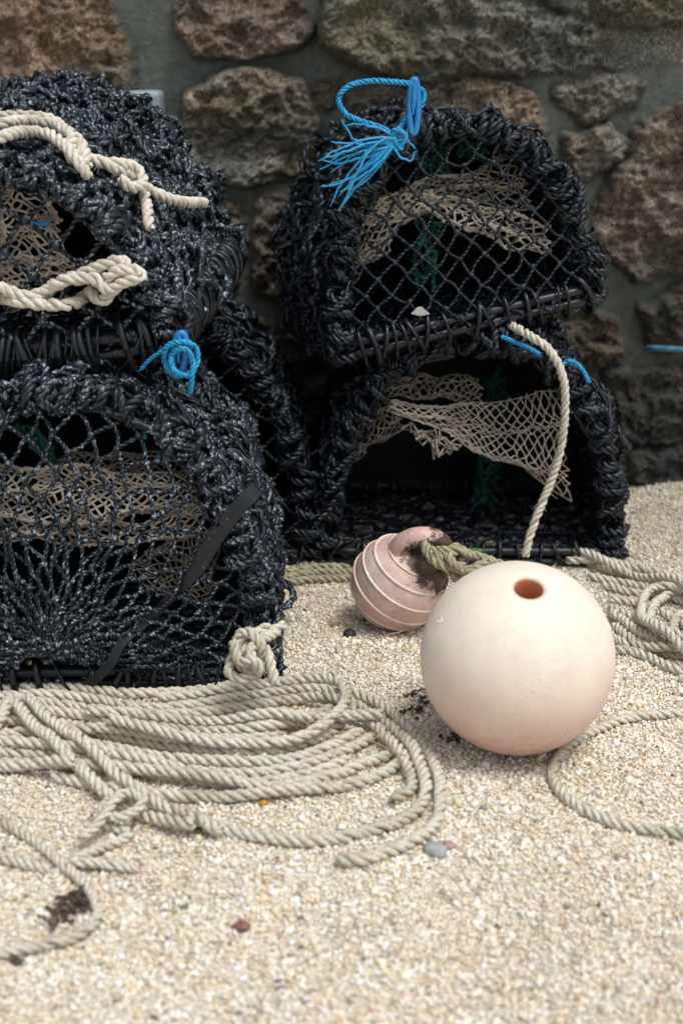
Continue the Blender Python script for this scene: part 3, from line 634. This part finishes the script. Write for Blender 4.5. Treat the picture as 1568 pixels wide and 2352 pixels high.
ground_ropes('coiled_rope',[
 [(1205,1268),(1260,1272),(1350,1300),(1450,1330),(1660,1370)],
 [(1300,1300),(1400,1312),(1500,1335),(1660,1350)],
 [(1350,1330),(1430,1345),(1520,1365),(1660,1390)],
 [(1380,1350),(1450,1370),(1540,1380),(1640,1420),(1620,1470),(1540,1470),(1480,1440),(1400,1400)],
 [(1400,1385),(1480,1400),(1560,1440),(1600,1500),(1540,1510),(1460,1480),(1410,1440)],
 [(1400,1420),(1450,1460),(1520,1500),(1660,1540)],
 [(1410,1500),(1470,1510),(1550,1545),(1660,1565)],
 [(1400,1470),(1470,1500),(1560,1520),(1660,1510)],
 [(1660,1400),(1560,1380),(1510,1400),(1490,1450),(1520,1500),(1660,1545)],
 [(1660,1430),(1580,1425),(1545,1450),(1560,1490),(1660,1500)],
 [(1660,1410),(1500,1380),(1470,1430),(1480,1480),(1560,1530),(1660,1590)],
 [(1300,1290),(1360,1310),(1480,1350),(1660,1440)]],.0088,M_rope)
ground_ropes('rope',[[(1660,1645),(1568,1650),(1450,1663),(1370,1690),(1300,1730),(1268,1785),(1285,1835),(1350,1885),(1450,1918),(1660,1945)]],.0083,M_rope)
ground_ropes('mossy_rope',[[(560,1370),(640,1345),(720,1325),(800,1322),(900,1325)],[(600,1365),(690,1345),(760,1338),(860,1335)],[(540,1340),(640,1330),(720,1316),(800,1315)]],.0085,M_moss)
# ---------------- big buoy
def revolve(mb,prof,C,axis,nseg=96):
    ax=unit(np.array(axis,float)); e1=unit(np.cross(ax,[0.3,1,.2])); e2=np.cross(ax,e1)
    prof=np.array(prof); a=np.arange(nseg)*2*math.pi/nseg
    V=C+prof[:,None,1:2]*ax+prof[:,None,0:1]*(np.cos(a)[None,:,None]*e1+np.sin(a)[None,:,None]*e2)
    n_=len(prof); i=np.arange(n_-1)[:,None]*nseg; j=np.arange(nseg)[None]; j2=(j+1)%nseg
    mb.add(V,np.stack([i+j,i+j2,i+nseg+j2,i+nseg+j],-1)); return V
R=.1405; C=np.array([.2546,1.889,R-.002+gh(.25,1.89)])
def onsph(u,v):
    d=unit(ray(u,v)); oc_=CAM-C; B=oc_@d; D=B*B-(oc_@oc_-R*R); t=-B-math.sqrt(max(D,0)); return unit(CAM+d*t-C)
hole=onsph(1214,1348)
mb=MB(); hr=.0210; a0=math.asin(hr/R)
prof=[(hr*.92,-R*.97),(hr*.92,0),(hr*.92,R*.90),(hr*.95,R*.955),(hr*1.0,R*.975)]
prof+=[(R*math.sin(a),R*math.cos(a)+.0) for a in np.linspace(a0+.05,math.pi-a0-.05,90)]+[(hr,-R*.975),(hr*.92,-R*.9)]
revolve(mb,prof,C,hole)
m,nt,b=newmat('faded_pink_float'); o=tc(nt)
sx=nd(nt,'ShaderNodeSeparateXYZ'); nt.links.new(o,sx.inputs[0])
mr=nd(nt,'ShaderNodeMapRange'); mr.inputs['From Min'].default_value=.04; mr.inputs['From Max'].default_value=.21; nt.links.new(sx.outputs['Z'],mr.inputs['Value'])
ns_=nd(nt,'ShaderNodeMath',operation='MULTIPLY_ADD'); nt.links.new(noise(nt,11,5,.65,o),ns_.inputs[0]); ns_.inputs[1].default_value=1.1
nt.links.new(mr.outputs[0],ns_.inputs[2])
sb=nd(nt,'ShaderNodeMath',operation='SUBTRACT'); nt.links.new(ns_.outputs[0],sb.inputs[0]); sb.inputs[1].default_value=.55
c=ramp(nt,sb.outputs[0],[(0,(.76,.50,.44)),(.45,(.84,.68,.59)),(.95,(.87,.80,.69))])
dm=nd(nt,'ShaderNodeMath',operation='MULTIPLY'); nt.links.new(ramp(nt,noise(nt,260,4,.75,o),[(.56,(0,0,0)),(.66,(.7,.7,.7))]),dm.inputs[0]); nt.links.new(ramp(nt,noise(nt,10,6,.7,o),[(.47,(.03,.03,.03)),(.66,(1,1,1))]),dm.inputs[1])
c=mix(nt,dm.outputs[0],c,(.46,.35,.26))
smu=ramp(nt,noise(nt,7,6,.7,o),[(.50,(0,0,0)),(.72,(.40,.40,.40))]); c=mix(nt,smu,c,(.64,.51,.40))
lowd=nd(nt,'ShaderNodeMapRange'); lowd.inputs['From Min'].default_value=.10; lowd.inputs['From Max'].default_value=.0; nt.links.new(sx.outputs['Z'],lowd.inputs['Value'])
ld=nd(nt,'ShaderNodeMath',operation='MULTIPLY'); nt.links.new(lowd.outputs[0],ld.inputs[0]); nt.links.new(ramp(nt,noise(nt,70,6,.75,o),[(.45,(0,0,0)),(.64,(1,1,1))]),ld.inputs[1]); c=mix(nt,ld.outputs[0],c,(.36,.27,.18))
vm=nd(nt,'ShaderNodeVectorMath',operation='DISTANCE'); nt.links.new(o,vm.inputs[0]); vm.inputs[1].default_value=tuple(C)
inn=ramp(nt,vm.outputs['Value'],[(.1365,(1,1,1)),(.1385,(0,0,0))]); c=mix(nt,inn,c,(.62,.26,.13))
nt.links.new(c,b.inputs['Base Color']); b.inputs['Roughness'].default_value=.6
bump(nt,b,noise(nt,60,6,.7,o),.4,.002)
M_float=m
p1,p2=onsph(1310,1560),onsph(1150,1728); w_=math.acos(p1@p2); t=np.linspace(0,1,40)[:,None]
arc=C+R*.9995*(np.sin((1-t)*w_)*p1+np.sin(t*w_)*p2)/math.sin(w_); tubes(mb,arc,arc-C,.0015,6)
for (u,v,s) in ((1010,1425,.004),(1398,1440,.006)):
    q=onsph(u,v); e1=unit(np.cross(q,[0,0,1.])); e2=np.cross(q,e1)
    aa=np.linspace(0,2*math.pi,20)[:,None]; tubes(mb,C+q*R*.999+s*(np.cos(aa)*e1+np.sin(aa)*e2),q+0*aa,.0012,5,cap=False)
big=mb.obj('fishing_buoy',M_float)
# ---------------- small ribbed buoy
r=.084; C2=np.array([.101,2.335,.083]); ax=unit(np.array([.42,-.36,.82]))
def rad(a): return r*(1+.04*math.cos(a)**2*(1 if math.cos(a)>0 else -.5))
prof=[(rad(a)*math.sin(a),rad(a)*math.cos(a)) for a in np.linspace(math.pi-.02,.16,90)]
prof.append((.0,r*1.02))
mb=MB(); revolve(mb,prof,C2,ax,72)
t=np.linspace(-.25,math.pi+.25,30)
side=unit(np.array([.85,.10,-.30])-ax*np.dot(ax,[.85,.10,-.30]))
P=C2+side*.006+ax*(r*.88)+np.outer(np.cos(t)*.044,side)+np.outer(np.sin(t)*.050,ax)
tubes(mb,P,np.cross(side,ax)+0*P,.0175-.004*np.sin(t).clip(0,1),14,flat=1.3,cap=False)
def buoymat(name,stops):
    m,nt,b=newmat(name); o=tc(nt)
    c=ramp(nt,noise(nt,16,5,.65,o),stops)
    vd=nd(nt,'ShaderNodeVectorMath',operation='DISTANCE'); nt.links.new(o,vd.inputs[0]); kk=C2+ax*(r*.98)+side*.030; vd.inputs[1].default_value=tuple(kk)
    md=nd(nt,'ShaderNodeMath',operation='MULTIPLY_ADD'); nt.links.new(noise(nt,60,5,.7,o),md.inputs[0]); md.inputs[1].default_value=-.11; nt.links.new(vd.outputs['Value'],md.inputs[2])
    dirt=ramp(nt,md.outputs[0],[(0,(1,1,1)),(.012,(0,0,0))]); c=mix(nt,dirt,c,(.07,.045,.03))
    c=mix(nt,ramp(nt,noise(nt,150,4,.7,o),[(.58,(0,0,0)),(.70,(.8,.8,.8))]),c,(.28,.19,.14))
    nt.links.new(c,b.inputs['Base Color']); b.inputs['Roughness'].default_value=.5; bump(nt,b,noise(nt,90,5,.6,o),.4,.002); return m
sb_=mb.obj('fishing_buoy',buoymat('ribbed_pink_float',[(.3,(.54,.32,.29)),(.5,(.68,.46,.41)),(.7,(.78,.63,.56))]))
mb=MB(); e1=unit(np.cross(ax,[0.3,1,.2])); e2=np.cross(ax,e1); aa=np.linspace(0,2*math.pi,90)[:,None]
for rc in (.62,.98,1.33,1.68,2.03,2.38):
    tl_=.05*np.sin(aa+rc*3); rr=rad(rc)+.0002
    an_=rc+tl_; P=C2+rr*(np.cos(an_)*ax+np.sin(an_)*(np.cos(aa)*e1+np.sin(aa)*e2)); tubes(mb,P,P-C2,.0026,8,cap=False)
mb.obj('ribs',buoymat('worn_rib',[(.3,(.62,.44,.38)),(.5,(.74,.60,.51)),(.7,(.82,.74,.64))]),sb_)
y=2.27
droplist('mossy_rope',[
 [W(975,1245,y),W(985,1275,y-.02),W(1015,1300,y-.03),W(1050,1300,y-.02),W(1070,1275,y),W(1045,1258,y+.01),W(1030,1280,y-.03),W(1060,1310,y-.03),W(1100,1305,y),W(1140,1320,y)],
 [W(1000,1265,y-.01),W(1040,1265,y-.02),W(1085,1275,y-.01),W(1130,1290,y),W(1180,1310,y+.0)],
 [W(985,1260,y-.02),W(1020,1290,y-.02),W(1050,1330,y-.02),W(1080,1310,y-.03),W(1120,1290,y-.01)]],.0088,M_moss)
# ---------------- pebbles, seaweed, dry roots, sprout
mb=MB()
PB=[(1000,1975,.013,(.40,.41,.43)),(1030,1960,.008,(.42,.25,.24)),(555,2140,.009,(.24,.10,.09)),(803,1460,.010,(.02,.02,.02)),(768,1437,.007,(.42,.22,.17)),(605,1855,.006,(.45,.28,.03)),(690,2120,.004,(.1,.1,.1)),(425,2095,.005,(.2,.2,.2)),(40,2210,.006,(.04,.04,.03)),(1110,1870,.005,(.3,.3,.28)),(1440,1560,.006,(.5,.42,.3)),(700,1400,.004,(.12,.1,.1)),(1548,1275,.004,(.35,.2,.02)),(1300,2090,.004,(.3,.25,.2))]
for _ in range(100):
    PB.append((rng.uniform(0,1568),rng.uniform(1400,2340),rng.uniform(.0025,.0045),[(.50,.46,.40),(.60,.46,.36),(.28,.26,.24),(.80,.76,.68),(.46,.32,.25)][rng.integers(5)]))
for (u,v,s,c) in PB:
    V,Q=uvs(10,7); p=G(u,v); V=V*(1+.15*rng.normal(size=(len(V),1)))*np.array([1.2,1,.75])*s+p+np.array([0,0,gh(p[0],p[1])+s*.45])
    mb.add(V,Q,c=np.tile(c,(len(V),1)))
m,nt,b=newmat('pebble'); at=nd(nt,'ShaderNodeAttribute',attribute_name='col'); c=mix(nt,1.0,at.outputs['Color'],ramp(nt,noise(nt,150,4,.7),[(.3,(.6,.6,.6)),(.7,(1.3,1.3,1.3))]),'MULTIPLY'); nt.links.new(c,b.inputs['Base Color']); b.inputs['Roughness'].default_value=.6
mb.obj('pebbles',m)
M_weed=simple('seaweed',(.04,.03,.02),(.12,.09,.06),60,.4,.6,.5)
mb=MB()
for (u,v,s,k) in ((165,2085,.016,30),(150,2120,.010,10),(965,1640,.016,12),(950,1605,.010,6),(1040,1700,.010,6)):
    for _ in range(k):
        c0=G(u,v)+rng.normal(size=3)*[s,s,0]*.6; c0[2]=gh(c0[0],c0[1])+rng.uniform(.002,.014); P=c0+np.cumsum(rng.normal(size=(8,3)),0)*.003*np.array([1,1,.5]); P[:,2]=np.maximum(P[:,2],c0[2]*.3+.002)
        tubes(mb,P,(0.1,.2,1.),rng.uniform(.001,.003),5)
mb.obj('seaweed',M_weed)
M_straw=simple('dry_root',(.40,.27,.13),(.60,.45,.27),60)
mb=MB()
for k in range(60):
    u,v=[(840,1740),(900,1740),(740,1270),(700,1250),(1260,1735),(800,1850),(640,1330),(690,1680),(950,1440)][k%9]
    c0=G(u+rng.normal()*50,v+rng.normal()*14); c0[2]=.012+(.02 if 1580<v<1880 else 0); d=rng.normal(size=3)*[1,1,.25]; P=[c0]
    for _ in range(16): d=d+rng.normal(size=3)*.35*np.array([1,1,.4]); q=P[-1]+unit(d)*.006; q[2]=max(q[2],.006); P.append(q)
    tubes(mb,np.array(P),(0.1,.2,1.),rng.uniform(.0004,.0008),4)
mb.obj('dry_grass',M_straw)
M_leaf=simple('leaf',(.05,.20,.03),(.09,.30,.05),60)
mb=MB(); c0=G(1080,1285); c0[1]=2.57; c0[2]=.02
for k in range(6):
    a=k*1.05; d=np.array([math.cos(a),math.sin(a)*.7,0]); base=c0+[0,0,.035]; P=np.array([c0+[0,0,-.02],base*.5+c0*.5+[0,0,.002],base,base+d*.008+[0,0,.003]]); tubes(mb,P,(0.1,.1,1.),.0007,4)
    Q=np.array([base+d*s_+[0,0,.004*math.sin(s_*200)] for s_ in np.linspace(.004,.018,6)]); tubes(mb,Q,(0,0,1.),np.array([.001,.004,.006,.006,.004,.001]),6,flat=.12)
mb.obj('green_sprout',M_leaf)
# ---------------- light, world, camera
w=bpy.data.worlds.new('World'); scene.world=w; w.use_nodes=True; nt=w.node_tree; bg=nt.nodes['Background']
el=66; sd=np.array([.40,-.40]); az=math.atan2(sd[0],sd[1])
sky=nt.nodes.new('ShaderNodeTexSky'); sky.sky_type='NISHITA'; sky.sun_disc=False; sky.sun_elevation=math.radians(el); sky.sun_rotation=az; sky.dust_density=4; sky.air_density=1.0
hs=nt.nodes.new('ShaderNodeHueSaturation'); hs.inputs['Saturation'].default_value=.45
nt.links.new(sky.outputs[0],hs.inputs['Color']); nt.links.new(hs.outputs[0],bg.inputs['Color']); bg.inputs['Strength'].default_value=.15
sl=bpy.data.lights.new('sun','SUN'); sl.energy=1.5; sl.angle=math.radians(18); sl.color=(1,.985,.95)
so=bpy.data.objects.new('sun',sl); scene.collection.objects.link(so)
d=Vector((sd[0],sd[1],0)).normalized()*math.cos(math.radians(el))+Vector((0,0,math.sin(math.radians(el))))
so.rotation_euler=d.to_track_quat('Z','Y').to_euler()
cd=bpy.data.cameras.new('camera'); co=bpy.data.objects.new('camera',cd); scene.collection.objects.link(co)
co.location=(0,0,1); co.rotation_euler=(math.radians(90-18.6),0,0); cd.sensor_fit='VERTICAL'; cd.sensor_height=36; cd.sensor_width=24; cd.lens=50
cd.clip_start=.05; cd.clip_end=500; cd.dof.use_dof=True; cd.dof.focus_distance=2.35; cd.dof.aperture_fstop=3.2
scene.camera=co
scene.view_settings.view_transform='Standard'; scene.view_settings.look='None'; scene.view_settings.exposure=0
